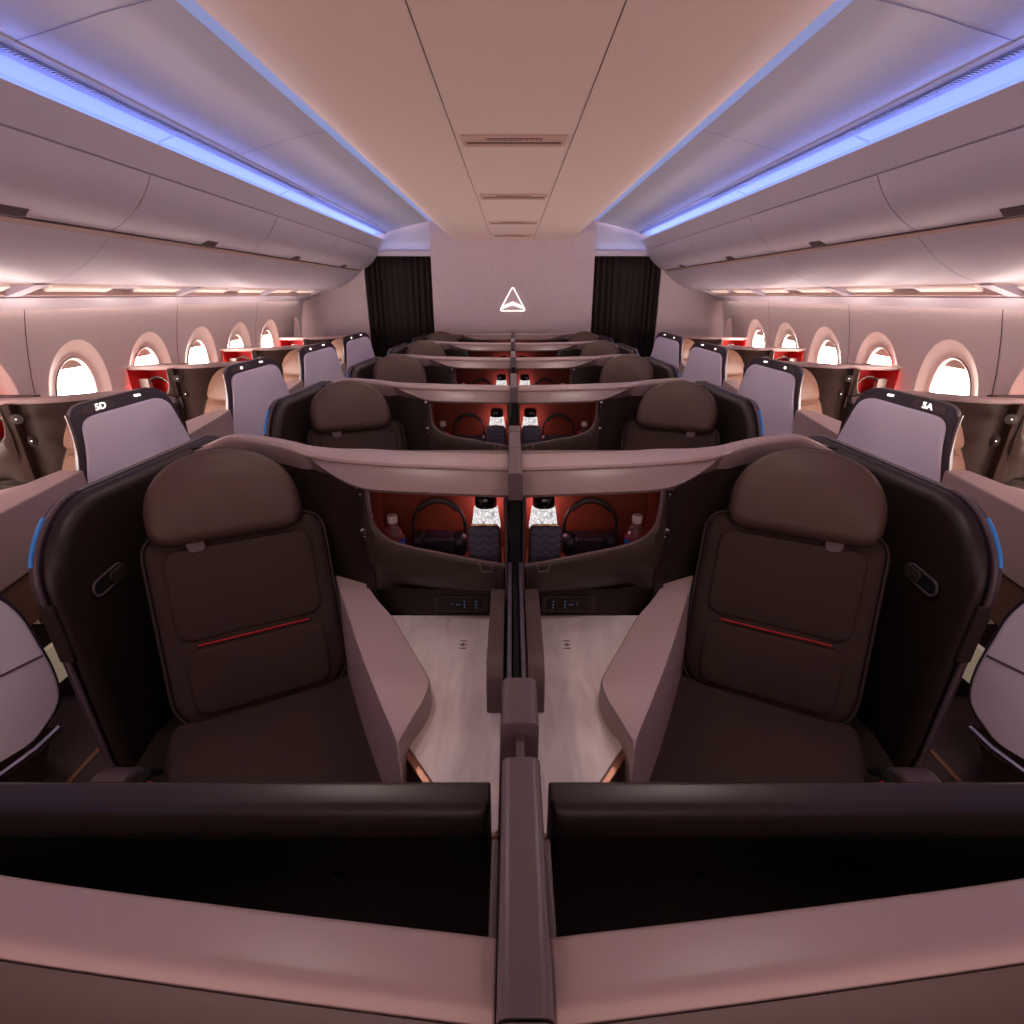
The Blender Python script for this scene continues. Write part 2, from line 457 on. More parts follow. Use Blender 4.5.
        w = MB(); w.grid([ring(.150, .209, .026), ring(.146, .204, .024), ring(.138, .196, .03), ring(.133, .190, .055)], cv=True)
        w.build('window_frame', M['reveal'], wo)
        w = MB(); w.grid([ring(.153, .212, .0310), ring(.149, .208, .0270), ring(.147, .206, .030)], cv=True); w.build('seal', M['latch'], wo)
        w = MB(); r1 = ring(.140, .197, .05); w.bm.faces.new([w.bm.verts.new(p) for p in r1]); w.build('pane', M['pane'], wo)
        # pulled-up shade edge
        w = MB(); pts = [(y, z) for y, z in [(yc+.137*math.cos(a), wzc+.193*math.sin(a)) for a in [math.radians(50+80*i/12) for i in range(13)]]]
        w.prism(pts, lambda y, z: (wx(z)+s*.040, y, z), lambda y, z: (wx(z)+s*.046, y, z)); w.build('shade', M['shade'], wo)
    # vertical wall seams
    for k, y in enumerate((2.43-WP*1.5, 2.43+WP*.5, 2.43+WP*2.5, 2.43+WP*4.5)):
        w = MB(); w.grid([[(wx(z)-s*.0012, y+dy, z) for z in zs] for dy in (-.003, .003)])
        w.build('panel_seam', M['latch'], wallo)
# floor
struct('floor', MB().box((0, (Y0+Y1)/2, -.02), (5.2, Y1-Y0, .04)), M['carpet'], smooth=False)
for s in (-1, 1):
    for j, dx in enumerate((.16,)):
        o = MB().box((s*(1.27+dx), 2.2, .001), (.016, 8.4, .004)).build('aisle_stripe', M['stripe'], smooth=False)
        tag(o, 'thin tan stripe woven along the %s aisle carpet' % ('left' if s < 0 else 'right'), 'carpet stripe', 'aisle carpet stripes')

# ---------------------------------------------------------------- ceiling vents
for k, y in enumerate((2.41, 3.66, 4.91, 5.95)):
    r_ = empty('ceiling_vent', (0, y, ZC), '%s slatted vent panel along the middle of the ceiling' % ('nearest', 'second nearest', 'third', 'farthest')[k], 'vent', 'ceiling vents')
    b_ = MB().box((0, 0, -.004), (.40, .13, .008)); b_.build('frame', M['vent'], r_, bevel=.004)
    b_ = MB().prism(rrect(.21, .035, .012), lambda a, b: (a, b-.035, -.008), lambda a, b: (a, b-.035, -.0095)); b_.build('grille', M['ventdark'], r_)
    b_ = MB()
    for i in range(24): b_.box((-.098+i*.0085, -.035, -.0105), (.004, .032, .003))
    b_.build('slats', M['vent'], r_, smooth=False)
    b_ = MB().tube([(-.185, .0, -.012), (-.185, .035, -.012), (.185, .035, -.012), (.185, .0, -.012), ], .006, 8); b_.build('pull_rail', M['vent'], r_)
    b_ = MB().box((0, .012, -.0095), (.36, .012, .003)); b_.build('recess', M['ventdark'], r_, smooth=False)

# ---------------------------------------------------------------- front bulkhead
PX = .905
b_ = MB().box((0, WALL_D+.03, 1.16), (2*PX, .10, 2.32)); struct('wall_front', b_, M['fabric_wall'], smooth=False)
for s in (-1, 1):
    side = 'left' if s < 0 else 'right'
    b_ = MB().prism([(1.66, 0), (2.6, 0), (2.6, 1.75), (1.66, 1.85)], lambda a, b: (s*a, WALL_D-.02, b), lambda a, b: (s*a, WALL_D+.06, b))
    struct('wall_front_%s' % side, b_, M['fabric_wall'], smooth=False)
    b_ = MB().box((s*(PX+.42), WALL_D+.06, 2.09), (.86, .06, .48)); struct('trim_%d' % (40 if s < 0 else 41), b_, M['side_ceiling'], smooth=False)
    b_ = MB().box((s*(PX+.38), WALL_D+.01, CZ+.415), (.76, .05, .055)); struct('trim_%d' % (42 if s < 0 else 43), b_, M['bin'], bevel=.008)
    # curtain with folds
    rows = []
    for j in range(13):
        z = .02+(CZ+.385-.02)*j/12; row = []
        for i in range(160):
            u = i/159; x = PX+.004+(1.655-PX)*u
            a = .012+.006*math.sin(u*9)
            y = WALL_D+.03+a*math.sin(u*2*math.pi*11+.5*math.sin(u*23)+.12*j*math.sin(u*7))
            row.append((s*x, y, z))
        rows.append(row)
    b_ = MB().grid(rows); cu = b_.build('curtain', M['curtain'], ang=180)
    tag(cu, 'dark brown pleated curtain closing the %s aisle' % side, 'curtain', 'aisle curtains')
    sol = cu.modifiers.new('t', 'SOLIDIFY'); sol.thickness = .003
    b_ = MB().box((s*1.3, WALL_D+.12, 1.0), (.8, .02, 2.1)); struct('trim_%d' % (44 if s < 0 else 45), b_, M['blackslot'], smooth=False)

# emblem : lit outline triangle with a chevron
EM = empty('wall_emblem', (0, WALL_D-.025, CZ-.19), 'glowing white outlined triangle emblem with a chevron on the front wall', 'emblem')
def stroke(pts, w):
    b = MB(); b.tube([(x, 0, z) for x, z in pts], w, 8, closed=True); return b
tri = roundpoly([(-.148, .012), (.0, .268), (.148, .012)], .03, 5)
stroke(tri, .0042).build('triangle_outline', M['emblem'], EM)
b_ = MB().prism([(-.135, .020), (0, .098), (.135, .020), (.10, .055), (0, .125), (-.10, .055)][0:0] or [(-.132, .030), (0, .075), (.132, .030), (.10, .066), (0, .108), (-.10, .066)], lambda a, b: (a, -.006, b), lambda a, b: (a, .004, b))
b_.build('chevron', M['emblem'], EM, smooth=False)

# ---------------------------------------------------------------- suite furniture (local: u from divider, y depth from ledge, z up)
PATH = spl([(0.0, -.004), (.20, 0.018), (.35, .040), (.49, .08), (.58, .13), (.67, .20), (.77, .255), (.87, .285), (.95, .275), (1.02, .235)], 46)
def path_frames():
    out = []
    for i, p in enumerate(PATH):
        t = PATH[min(i+1, len(PATH)-1)]-PATH[max(i-1, 0)]; t.normalize()
        out.append((p, Vector((-t.y, t.x))))      # normal points to +depth
    return out
FR = path_frames()

def build_shell(root, H, kind, u0, drop=0.0):
    """ledge, back wall, cubby, console; u0 = where the cubby starts"""
    lining = M['shell_in'] if kind != 'window' else M['shell_win']
    fr = [(p, n) for p, n in FR if p.x >= u0-1e-6]
    if kind == 'near':
        q = spl([(.018, .0), (.2, .019), (.4, .043), (.6, .078), (.8, .125), (1.0, .16)], 30)
        fr = [(p, Vector((0, 1))) for p in q]
    if fr[0][0].x > u0+1e-4: fr = [(Vector((u0, 0)), Vector((0, 1)))]+fr
    rows = []
    for p, n in fr:
        w = (1-ss(.42, .66, p.x))*(1 if kind != 'window' else .06)
        hb_ = .475 if kind != 'window' else .449
        e = ss(.86, 1.02, p.x)*.05 + (.018 if kind == 'window' else 0)
        sec = [(.085*w+.03, hb_), (.085*w+.03, .430+e), (.083*w+.026, .411+e), (.045*w+.022, .402+e), (.018*w-.006, .404+e),
               (-.004*w-.010, .409+e), (-.006*w-.011, .416+e), (-.002*w-.008, .424+e), (.02*w+.004, hb_-.004), (.02*w+.006, hb_+.001)]
        if kind == 'near':
            sec = [(.108, .60), (.108, .430), (.107, .412), (.103, .406), (.072, .400), (.063, .402), (.058, .4085), (.057, .412), (.060, .44), (.09, .45)]
        rows.append([(p.x+n.x*a*(1 if p.x > .05 else 0), p.y+n.y*a, Z(h)) for a, h in sec])
    b = MB().grid(rows, cv=True, capr=True)
    b.build('ledge', M['taupe'] if kind != 'window' else M['mauve'], root, H, bevel=.0025, seg=2)
    if kind == 'near':
        rows = [[(p.x, p.y+a, Z(h)) for a, h in ((.056, .4095), (.052, .415), (.035, .47), (.030, .60), (.045, .60), (.055, .45))] for p, n in fr]
        b = MB().grid(rows, cv=True, capr=True); b.build('fascia', M['under'], root, H)
        b = MB(); b.tube([(.455, .154, Z(.405)), (.425, .135, Z(.4005)), (.405, .118, Z(.3995)), (.395, .108, Z(.402))], .0012, 6); b.build('joint_line', M['seam'], root, H)
    if kind == 'centre':
        rows = []
        for p, n in fr:
            if p.x > .66: break
            w = (1-ss(.33, .62, p.x))*(1 if kind != 'window' else .30)
            e = .018 if kind == 'window' else 0
            rows.append([(p.x+n.x*a*(1 if p.x > .05 else 0), p.y+n.y*a, Z(h+e)) for a, h in ((.01, .414), (-.004, .4155), (-.05*w-.005, .428), (-.095*w-.006, .416+.037*w), (-.090*w-.004, .422+.040*w), (.01, .47))])
        b = MB().grid(rows, cv=True, capr=True); b.build('fascia', M['fascia'], root, H)
    # back wall lining, from u=.40 to the wing
    rows = []
    for p, n in fr:
        if p.x < .385: continue
        rows.append([(p.x+n.x*a, p.y+n.y*a, Z(h)) for a, h in ((.006, .435), (.0, .9), (-.02, 1.2), (-.03, 1.44), (.03, 1.44), (.024, .44))])
    b = MB().grid(rows, cv=True, capr=True); b.build('back_wall', lining, root, H)
    # outer skin of the shell seen from behind
    # cubby: liner box + frame + bin
    ua, ub = u0+.012, .405
    yb = .20; hb, ht = .745, .435
    wl = 1.0
    lin = MB()
    lin.box(((ua+ub)/2, yb, (Z(hb)+Z(ht))/2-.004), (ub-ua, .006, hb-ht-.008))
    lin.box(((ua+ub)/2, .125, Z(hb)), (ub-ua, .16, .008))
    lin.box((ua-.003, yb/2, (Z(hb)+Z(ht))/2), (.006, yb, hb-ht))
    lin.box((ub+.003, yb/2+.02, (Z(hb)+Z(ht))/2), (.006, yb-.04, hb-ht))
    lin.box(((ua+ub)/2, yb/2+.03, Z(ht)-.008), (ub-ua, yb-.06, .006))
    lin.build('cubby', M['red_liner'] if kind == 'centre' else M['red_liner_win'], root, H, smooth=False)
    cs = MB()
    cs.box(((ua+ub)/2, .165, Z(.4345)), (ub-ua+.02, .10, .008)); cs.box(((ua+ub)/2, .212, Z(.62)), (ub-ua+.02, .010, .38))
    cs.build('cubby_casing', M['taupe_dark'] if kind == 'centre' else M['shell_win'], root, H, smooth=False)
    # bin front: lip path
    lip = spl([(ua-.004, -.062, .668), (.10, -.058, .656), (.20, -.048, .640), (.29, -.03, .628), (.345, -.012, .614), (.380, .004, .585), (.395, .012, .54), (.398, .016, .47), (.398, .016, .445)], 40) if True else None
    rows = []
    for q in lip:
        w = 1-ss(.30, .39, q.x)
        low = .785; hz = q.z
        rows.append([(q.x, q.y, Z(hz)), (q.x+.004, q.y-.006, Z(hz+.012)),
                     (q.x+.004+.010*(1-w), q.y-.004, Z(hz+(low-hz)*.4)), (q.x+.012*(1-w), q.y+.012, Z(hz+(low-hz)*.75)), (q.x+.012*(1-w), q.y+.05*w+.01, Z(low)),
                     (q.x, q.y+.06*w+.012, Z(low)), (q.x-.006, q.y+.012, Z(hz+.01))])
    b = MB().grid(rows, cv=True, capr=True); b.build('storage_bin', M['bin_brown'], root, H)
    b = MB(); b.tube([(q.x, q.y+.002, Z(q.z)+.001) for q in lip], .0042, 8); b.build('bin_rim', M['taupe_dark'], root, H)
    # pull loop on the bin
    ul = max(.075, u0+.05)
    b = MB(); hz = .662
    b.tube([(ul-.018, -.066, Z(hz)), (ul-.012, -.072, Z(hz+.018)), (ul+.012, -.072, Z(hz+.017)), (ul+.018, -.064, Z(hz-.003))], .0025, 8); b.build('pull_loop', M['taupe_dark'], root, H)
    # frame upright beside the cubby and hinge studs
    pol = [(.398, .012), (.43, .028), (.43, .06), (.398, .05)]
    b = MB().prism(pol, lambda a, c: (a, c, Z(.44)), lambda a, c: (a, c, Z(.87))); b.build('upright', lining, root, H, bevel=.003)
    for hh in (() if kind == 'window' else (.475, .60)):
        b = MB()
        b.lathe([(.002, .0), (.008, .001), (.008, .006), (.002, .008)], (0, 0, 0), 12)
        for v in b.bm.verts: v.co = Vector((.415+v.co.x, .016-v.co.z, Z(hh)+v.co.y))
        b.build('stud', M['chrome'], root, H)
        b = MB(); b.box((.412, .012, Z(hh+.022)), (.008, .006, .014)); b.build('stud', M['chrome'], root, H, bevel=.002)
    # base strip with controls
    b = MB().prism([(ua, -.002), (.30, -.002), (.36, .02), (.46, .06), (.46, .10), (ua, .10)], lambda a, c: (a, c, Z(.775)), lambda a, c: (a, c, Z(.868))); b.build('cubby_base', M['shell_in'], root, H, bevel=.003)
    uc = .125 if kind == 'centre' else u0+.11
    b = MB().prism(rrect(.155, .052, .012, cx=uc+.03), lambda a, c: (a, -.002, Z(.822)+c), lambda a, c: (a, -.006, Z(.822)+c)); cp = b.build('control_panel', M['bin_brown'], root, H, bevel=.001)
    b = MB().prism(rrect(.13, .038, .008, cx=uc+.03), lambda a, c: (a, -.006, Z(.822)+c), lambda a, c: (a, -.008, Z(.822)+c)); b.build('control_face', M['shell_in'], cp, H)
    b = MB()
    for (x, z) in ((.0, .010), (.0, 0), (.0, -.010), (.034, .010), (.034, 0), (.034, -.010), (.048, .0), (.055, .0), (.070, .003)):
        b.box((uc-.015+x, -.0085, Z(.822)+z), (.003, .001, .003))
    b.build('button_lights', M['screen_blue'], cp, H, smooth=False)
    # console top and body
    pc = roundpoly([(ua+.002, .0, .002), (.45, .0, .01), (.43, -.06, .02), (.245, -.45, .05), (.148, -.585, .03), (.108, -.672, .03), (ua+.002, -.672, .01)], .02)
    b = MB().prism(pc, lambda a, c: (a, c, Z(.863)), lambda a, c: (a, c, Z(.885))); b.build('console_top', M['marble'], root, H, bevel=.003)
    b = MB().prism([(u+(.014 if u > .1 else -.001), y-.003) for u, y in pc], lambda a, c: (a, c, Z(.870)), lambda a, c: (a, c, Z(.883))); b.build('console_edge', M['copper'], root, H)
    pb = roundpoly([(ua+.004, .0, .002), (.44, .0, .01), (.42, -.06, .02), (.245, -.45, .05), (.15, -.58, .03), (.105, -.66, .03), (ua+.004, -.66, .01)], .02)
    b = MB().prism(pb, lambda a, c: (a, c, Z(.886)), lambda a, c: (a, c, .01)); b.build('console_body', M['mauve'], root, H)
    # armrest shroud : leaf top with a side skirt to the cushion
    inner = spl([(.545, .10), (.46, -.08), (.37, -.27), (.285, -.435), (.235, -.53), (.205, -.62), (.17, -.72)], 24)
    outer = spl([(.43, .045), (.378, -.035), (.325, -.105), (.262, -.22), (.206, -.32), (.190, -.365), (.198, -.43), (.222, -.50), (.205, -.62), (.17, -.72)], 24)
    rows = []
    for i in range(24):
        a, c = inner[i], outer[i]
        t = i/23
        ht_ = .785+.012*math.sin(t*3)+(.13*ss(.72, 1, t)); 
        sk = 1.08
        inw = Vector((a.x, a.y))
        dirn = Vector((a.x-c.x, a.y-c.y))
        dirn = dirn.normalized() if dirn.length > 1e-3 else Vector((.9, -.3)).normalized()
        if dirn.length == 0: dirn = Vector((1, 0))
        rows.append([(c.x, c.y, Z(.862)), (c.x, c.y, Z(min(ht_+.012, .861))), (c.x+dirn.x*.006, c.y+dirn.y*.006, Z(min(ht_+.002, .86))),
                     (a.x-dirn.x*.012, a.y-dirn.y*.012, Z(min(ht_, .859))), (a.x-dirn.x*.003, a.y-dirn.y*.003, Z(min(ht_+.003, .864))), (a.x, a.y, Z(min(ht_+.014, .872))),
                     (a.x+.012, a.y, Z(.93)), (a.x+.02, a.y, Z(sk)), (a.x-.0, a.y, Z(sk))])
    b = MB().grid(rows, cv=True, capr=True); b.build('armrest_shroud', M['mauve'], root, H, ang=50)
    # footwell box under the seat
    b = MB().prism([(.20, -.62), (.42, -.10), (.95, -.02), (.98, -.2), (.93, -.62)], lambda a, c: (a, c, .02), lambda a, c: (a, c, Z(1.112))); b.build('seat_plinth', M['shell_in'], root, H)
    if kind == 'centre':
        # charging mark on the console
        b = MB()
        bolt = [(-.008, -.001), (.002, .007), (.001, .001), (.009, .001), (-.002, -.007), (-.001, -.001)]
        b.prism(bolt, lambda a, c: (.138+a*1.2, -.14+c*1.3, Z(.8628)), lambda a, c: (.138+a*1.2, -.14+c*1.3, Z(.8622)))
        for sy in (-.016, .016): b.box((.138, -.14+sy, Z(.8625)), (.018, .0035, .0006))
        b.build('charging_mark', M['latch'], root, H, smooth=False)
        # slim stowage box against the divider
        prof = roundpoly([(-.39, .862, .004), (-.385, .775, .03), (-.34, .742, .04), (-.02, .742, .02), (-.005, .862, .005)], .02)
        b = MB().prism(prof, lambda y, h: (.026, y, Z(h)), lambda y, h: (.064, y, Z(h))); sb = b.build('side_stowage', M['taupe_dark'], root, H, bevel=.004)
        for y in (-.18, -.26, -.29):
            c = MB(); c.box((.066, y, Z(.80)), (.005, .012, .012)); c.build('latch_stud', M['chrome'], sb, H, bevel=.002)
        # divider-side panel of the suite
        b = MB().prism([(-.07, .44), (.20, .44), (.20, 1.44), (-.67, 1.44), (-.67, .875), (-.10, .875), (-.07, .70)], lambda y, h: (.0185, y, Z(h)), lambda y, h: (.0255, y, Z(h))); b.build('divider_panel', M['post'], root, H, bevel=.002)

def build_wing_centre(root, H):
    # outline in (y, h): near edge at y=-.26
    out = roundpoly([(.46, .435, .03), (-.20, .440, .17), (-.262, .62, .06), (-.262, .705, .01), (-.24, .71, .01), (-.225, .78, .01), (-.262, .80, .01), (-.262, 1.16, .08), (-.215, 1.24, .08), (-.225, 1.43, .03), (.46, 1.43, .03)], .05, 6)
    out = roundpoly([(.44, .430, .05), (-.19, .437, .12), (-.298, .55, .14), (-.285, 1.14, .10), (-.24, 1.22, .10), (-.25, 1.43, .03), (.44, 1.43, .03)], .05, 8)
    def uu(y): return 1.045 - .035*ss(-.1, .44, y)
    b = MB(); b.pad([(y, -h) for y, h in out], .045, .03, .006, lambda y, mh, c: (uu(y)-c+.0, y, CZ+mh))
    w = b.build('wing', M['wing_pad'], root, H, ang=60)
    b = MB().prism(out, lambda y, h: (uu(y)+.001, y, Z(h)), lambda y, h: (uu(y)+.022, y, Z(h))); b.build('outer_panel', M['frame_dark'], w, H, bevel=.003)
    rim = [(uu(y)+.004, y, Z(h)) for y, h in out if y < .2 and not (h > 1.3)]
    b = MB().tube(rim, .0055, 8); b.build('rim', M['latch'], w, H)
    arc = [(uu(y)+.016, y+.001, Z(h)) for y, h in out if y < -.2 and .455 < h < .56]
    b = MB().tube(arc, .0052, 8); b.build('edge_light', M['blue_glow'], w, H)
    # latch block on the near edge
    b = MB().prism(roundpoly([(-.303, .64), (-.262, .655), (-.250, .77), (-.300, .80)], .008, 3), lambda y, h: (1.028, y, Z(h)), lambda y, h: (1.062, y, Z(h))); b.build('door_catch', M['shell_in'], w, H, bevel=.003)
    # pill recess with a slider knob
    def f(a, c, off):
        ca, sa = math.cos(math.radians(6)), math.sin(math.radians(6))
        return (.993-off, -.175+(a*ca-c*sa), Z(.645)+(a*sa+c*ca))
    pill = rrect(.105, .040, .0195, 8)
    b = MB().tube([f(a, c, .001) for a, c in pill], .003, 8, closed=True); pr = b.build('recess_rim', M['latch'], w, H)
    b = MB().prism(pill, lambda a, c: f(a, c, -.002), lambda a, c: f(a, c, .001)); b.build('recess', M['blackslot'], w, H)
    kn = rrect(.052, .032, .0155, 8, cx=.024)
    b = MB().prism(kn, lambda a, c: f(a, c, .001), lambda a, c: f(a, c, .008)); b.build('slider_knob', M['piping'], w, H, bevel=.003)

def build_wing_window(root, H):
    """pale outer panel, dark frame, seat number plate; plane slants; near edge nearer the window"""
    # plan: near (u=.915,y=-.20) far (u=1.07,y=.12) at the top; lower panel reaches further
    A = Vector((.900, -.235)); B = Vector((1.065, .115)); ex = (B-A).normalized(); L = (B-A).length
    nx = Vector((ex.y, -ex.x))   # outward to the aisle
    if nx.x < 0: nx = -nx
    def F(a, h, off): 
        q = A+ex*a+nx*off; return (q.x, q.y, Z(h))
    outl = roundpoly([(0, .398, .09), (L, .362, .10), (.448, .61, .1), (.490, .74, .03), (.545, .80, .03), (.57, .87, .05), (.592, 1.1, .1), (.58, 1.22, .07), (.48, 1.30, .03), (-.14, 1.30, .02), (-.08, .90, .05), (0, .52, .1)], .05, 7)
    b = MB().prism(outl, lambda a, h: F(a, h, -.03), lambda a, h: F(a, h, 0)); w = b.build('wing', M['frame_dark'], root, H, bevel=.006)
    # rounded crest
    inl = roundpoly([(.026, .448, .06), (L-.010, .410, .07), (.438, .61, .1), (.481, .745, .03), (.535, .81, .03), (.56, .88, .05), (.582, 1.1, .1), (.57, 1.21, .07), (.47, 1.285, .03), (-.13, 1.285, .02), (-.06, .90, .05), (.018, .56, .1)], .05, 7)
    b = MB(); b.pad([(a, -h) for a, h in inl], .016, .010, .004, lambda a, mh, c: F(a, -mh, c)); b.build('outer_panel', M['pinkshell'], w, H, ang=60)
    b = MB().tube([F(-.006, .43, -.012)] + [F(a, h, -.008) for a, h in spl([(-.006, .44), (-.004, .52), (-.012, .62), (-.020, .70)], 10)], .006, 8); b.build('edge_trim', M['fascia'], w, H)
    arc = [F(a, h, .008) for a, h in spl([(.036, .50), (.03, .58), (.012, .68), (.0, .76)], 10)]
    b = MB().tube(arc, .003, 8); b.build('edge_light', M['blue_glow'], w, H)
    b = MB().tube([F(-.06, 1.02, .021), F(.567, 1.02, .021)], .0035, 8); b.build('panel_groove', M['latch'], w, H)
    b = MB().tube([F(-.13, 1.325, .02), F(.38, 1.318, .02), F(.47, 1.305, .02), F(.54, 1.28, .018)], .014, 10); b.build('bump_rail', M['chrome'], w, H)
    b = MB().prism(roundpoly([(-.13, 1.30), (.53, 1.27), (.45, 1.44), (-.13, 1.44)], .02), lambda a, h: F(a, h, -.03), lambda a, h: F(a, h, .006)); b.build('kick_panel', M['shell_in'], w, H)
    # number plate & lamp on the crest
    pl = rrect(.125, .030, .013, 6)
    b = MB().prism(pl, lambda a, c: F(.105+a, .415-a*.10-c, -.002), lambda a, c: F(.105+a, .415-a*.10-c, .004)); b.build('number_plate', M['latch'], w, H)
    b = MB().prism(rrect(.026, .009, .003, 4), lambda a, c: F(.262+a, .394-c, -.002), lambda a, c: F(.262+a, .394-c, .004)); b.build('indicator_light', M['led_white'], w, H)
    return w, F

def txt(string, size, m, parent, loc_fn, H):
    cu = bpy.data.curves.new('t', 'FONT'); cu.body = string; cu.size = size; cu.align_x = 'CENTER'; cu.align_y = 'CENTER'; cu.extrude = 0.0006; cu.offset = size*.02
    o = bpy.data.objects.new('t', cu); COL.objects.link(o)
    dg = bpy.context.evaluated_depsgraph_get(); me = bpy.data.meshes.new_from_object(o.evaluated_get(dg))
    bpy.data.objects.remove(o)
    for v in me.vertices: v.co = Vector(loc_fn(v.co.x, v.co.y, v.co.z))
    me.materials.clear(); me.materials.append(m)
    o = bpy.data.objects.new('seat_number', me); COL.objects.link(o); o.parent = parent
    return o

def seat_frame(u, d, h, yaw, rec):
    """returns frame: a across (to console side +), b up the back, c out of the back towards sitter"""
    y = math.radians(yaw); r = math.radians(rec)
    fwd = Vector((-math.sin(y), -math.cos(y), 0)); rt = Vector((-math.cos(y), math.sin(y), 0)); up = Vector((0, 0, 1))
    bb = (up*math.cos(r)-fwd*math.sin(r)).normalized(); cc = (fwd*math.cos(r)+up*math.sin(r)).normalized()
    O = Vector((u, d, Z(h)))
    return (lambda a, b, c: tuple(O+rt*a+bb*b+cc*c)), O, fwd, rt
def build_seat(root, H, kind):
    dk = kind == 'centre'
    F, O, fwd, rt = seat_frame(.668, -.17, 1.05, 27, 24) if dk else seat_frame(.665, -.17, 1.10, 27, 24)
    fab = M['seat_fabric'] if dk else M['tan_leather']; lea = M['head_leather'] if dk else M['tan_leather']
    # backrest
    W = .438 if dk else .41
    ol = roundpoly([(-W/2, .0, .10), (-W/2-.005, .52, .07), (W/2+.005, .52, .07), (W/2, .0, .12)][::-1], .08, 8)
    b = MB(); b.pad(ol, .075, .035, .008, lambda a, bb_, c: F(a, bb_, c-.05)); br = b.build('backrest', fab, root, H, ang=60)
    # stitched cushions on the backrest
    for (y0, y1, hw, nm) in ((.228, .470, W*.405, 'upper_cushion'), (.035, .208, W*.385, 'lumbar_cushion')):
        o2 = roundpoly([(-hw-.004, y1), (hw+.004, y1), (hw, y0), (-hw, y0)], .045, 7)
        b = MB(); b.pad(o2, .020, .012, .006, lambda a, bb_, c: F(a, bb_, c+.017), back=False); b.build(nm, fab, br, H, ang=60)
    b = MB().tube([F(a, bb_, .012) for a, bb_ in [((p[0])*1.0, p[1]) for p in ol]], .004, 6, closed=True); b.build('piping', M['piping'], br, H)
    b = MB().tube([F(-.135, .218, .036), F(0, .218, .038), (F(.135, .218, .036))], .0026, 8); b.build('red_stripe', M['red'], br, H)
    b = MB().box((0, 0, 0), (.006, .012, .014))
    q = Vector(F(W/2+.004, .47, .0))
    for v in b.bm.verts: v.co += q
    b.build('red_tab', M['red'], br, H)
    # headrest dome
    HW, HH = (.183, .236) if dk else (.160, .23)
    dome = [(-HW+.0, .0)]
    arcp = [(HW*(1 if t < 90 else -1)*abs(math.cos(math.radians(t)))**.94, .070+(HH-.070)*math.sin(math.radians(t))**.92) for t in range(0, 181, 6)]
    ol2 = roundpoly([(-HW+.035, .0, .03), (HW-.035, .0, .03)], .03, 1)
    ol2 = [(-HW+.05, 0), (-HW+.02, .012), (-HW+.005, .035)][::-1]
    poly = [(HW-.045, 0), (HW-.015, .012), (HW-.001, .040)]+arcp+[(-HW+.001, .040), (-HW+.015, .012), (-HW+.045, 0)]
    b = MB(); b.pad(poly, .075, .032, .016, lambda a, bb_, c: F(a-.014, bb_+.480, c-.005)); hr = b.build('headrest', lea, root, H, ang=60)
    b = MB().tube([F(a-.014, bb_+.480, .030) for a, bb_ in poly], .0038, 6, closed=True); b.build('piping', M['piping'] if dk else lea, hr, H)
    t_ = roundpoly([(-.12, .488, .003), (-.075, .488, .003), (-.078, .455, .012), (-.117, .455, .012)], .01, 4)
    b = MB().prism(t_, lambda a, c: F(a, c, .034), lambda a, c: F(a, c, .042)); b.build('adjuster_tab', M['latch'] if dk else lea, hr, H, bevel=.002)
    # cushion
    Wc = .49 if dk else .42; Ld = .56
    def G(a, b_, c):
        q = Vector((O.x, O.y, 0))+rt*a+fwd*b_; return (q.x, q.y, Z(1.105)+c)
    oc = roundpoly([(-Wc/2+.01, -.03), (-Wc/2, Ld), (Wc/2, Ld), (Wc/2, -.03)], .05, 6)
    b = MB(); b.pad(oc, .085, .03, .012, G); cu = b.build('seat_cushion', fab, root, H, ang=60)
    b = MB().tube([G(a, b_, .058) for a, b_ in oc], .0035, 6, closed=True); b.build('piping', M['piping'], cu, H)
    # side filler, belt anchor and outboard armrest
    b = MB(); b.box((0, 0, 0), (.02, .05, .05))
    q = Vector(G(-.268, .205, .085))
    for v in b.bm.verts: v.co += q
    b.build('belt_buckle', M['red'], root, H, bevel=.006)
    b = MB()
    pts = [G(-.25, .12, .07), G(-.262, .16, .11), G(-.27, .205, .118), G(-.27, .26, .10)]
    b.tube(pts, .010, 8); b.build('belt_strap', M['blackslot'], root, H)
    def A_(y, h, t): return (.905-.02*t, y, Z(h))
    ar = roundpoly([(-.62, 1.0, .03), (-.42, .99, .05), (-.375, 1.04, .04), (-.375, 1.12, .02), (-.62, 1.12, .02)], .03, 7)
    b = MB().prism(ar, lambda y, h: (.865, y, Z(h)), lambda y, h: (.945, y, Z(h))); b.build('armrest', M['latch'] if dk else M['tan_leather'], root, H, bevel=.016, seg=4)

def purge(o):
    for x in list(o.children): purge(x)
    bpy.data.objects.remove(o)
def side_word(s): return 'left' if s < 0 else 'right'
ORD = ['nearest', 'second nearest', 'third nearest', 'fourth nearest', 'farthest']
# ----- centre suites
protos = {}
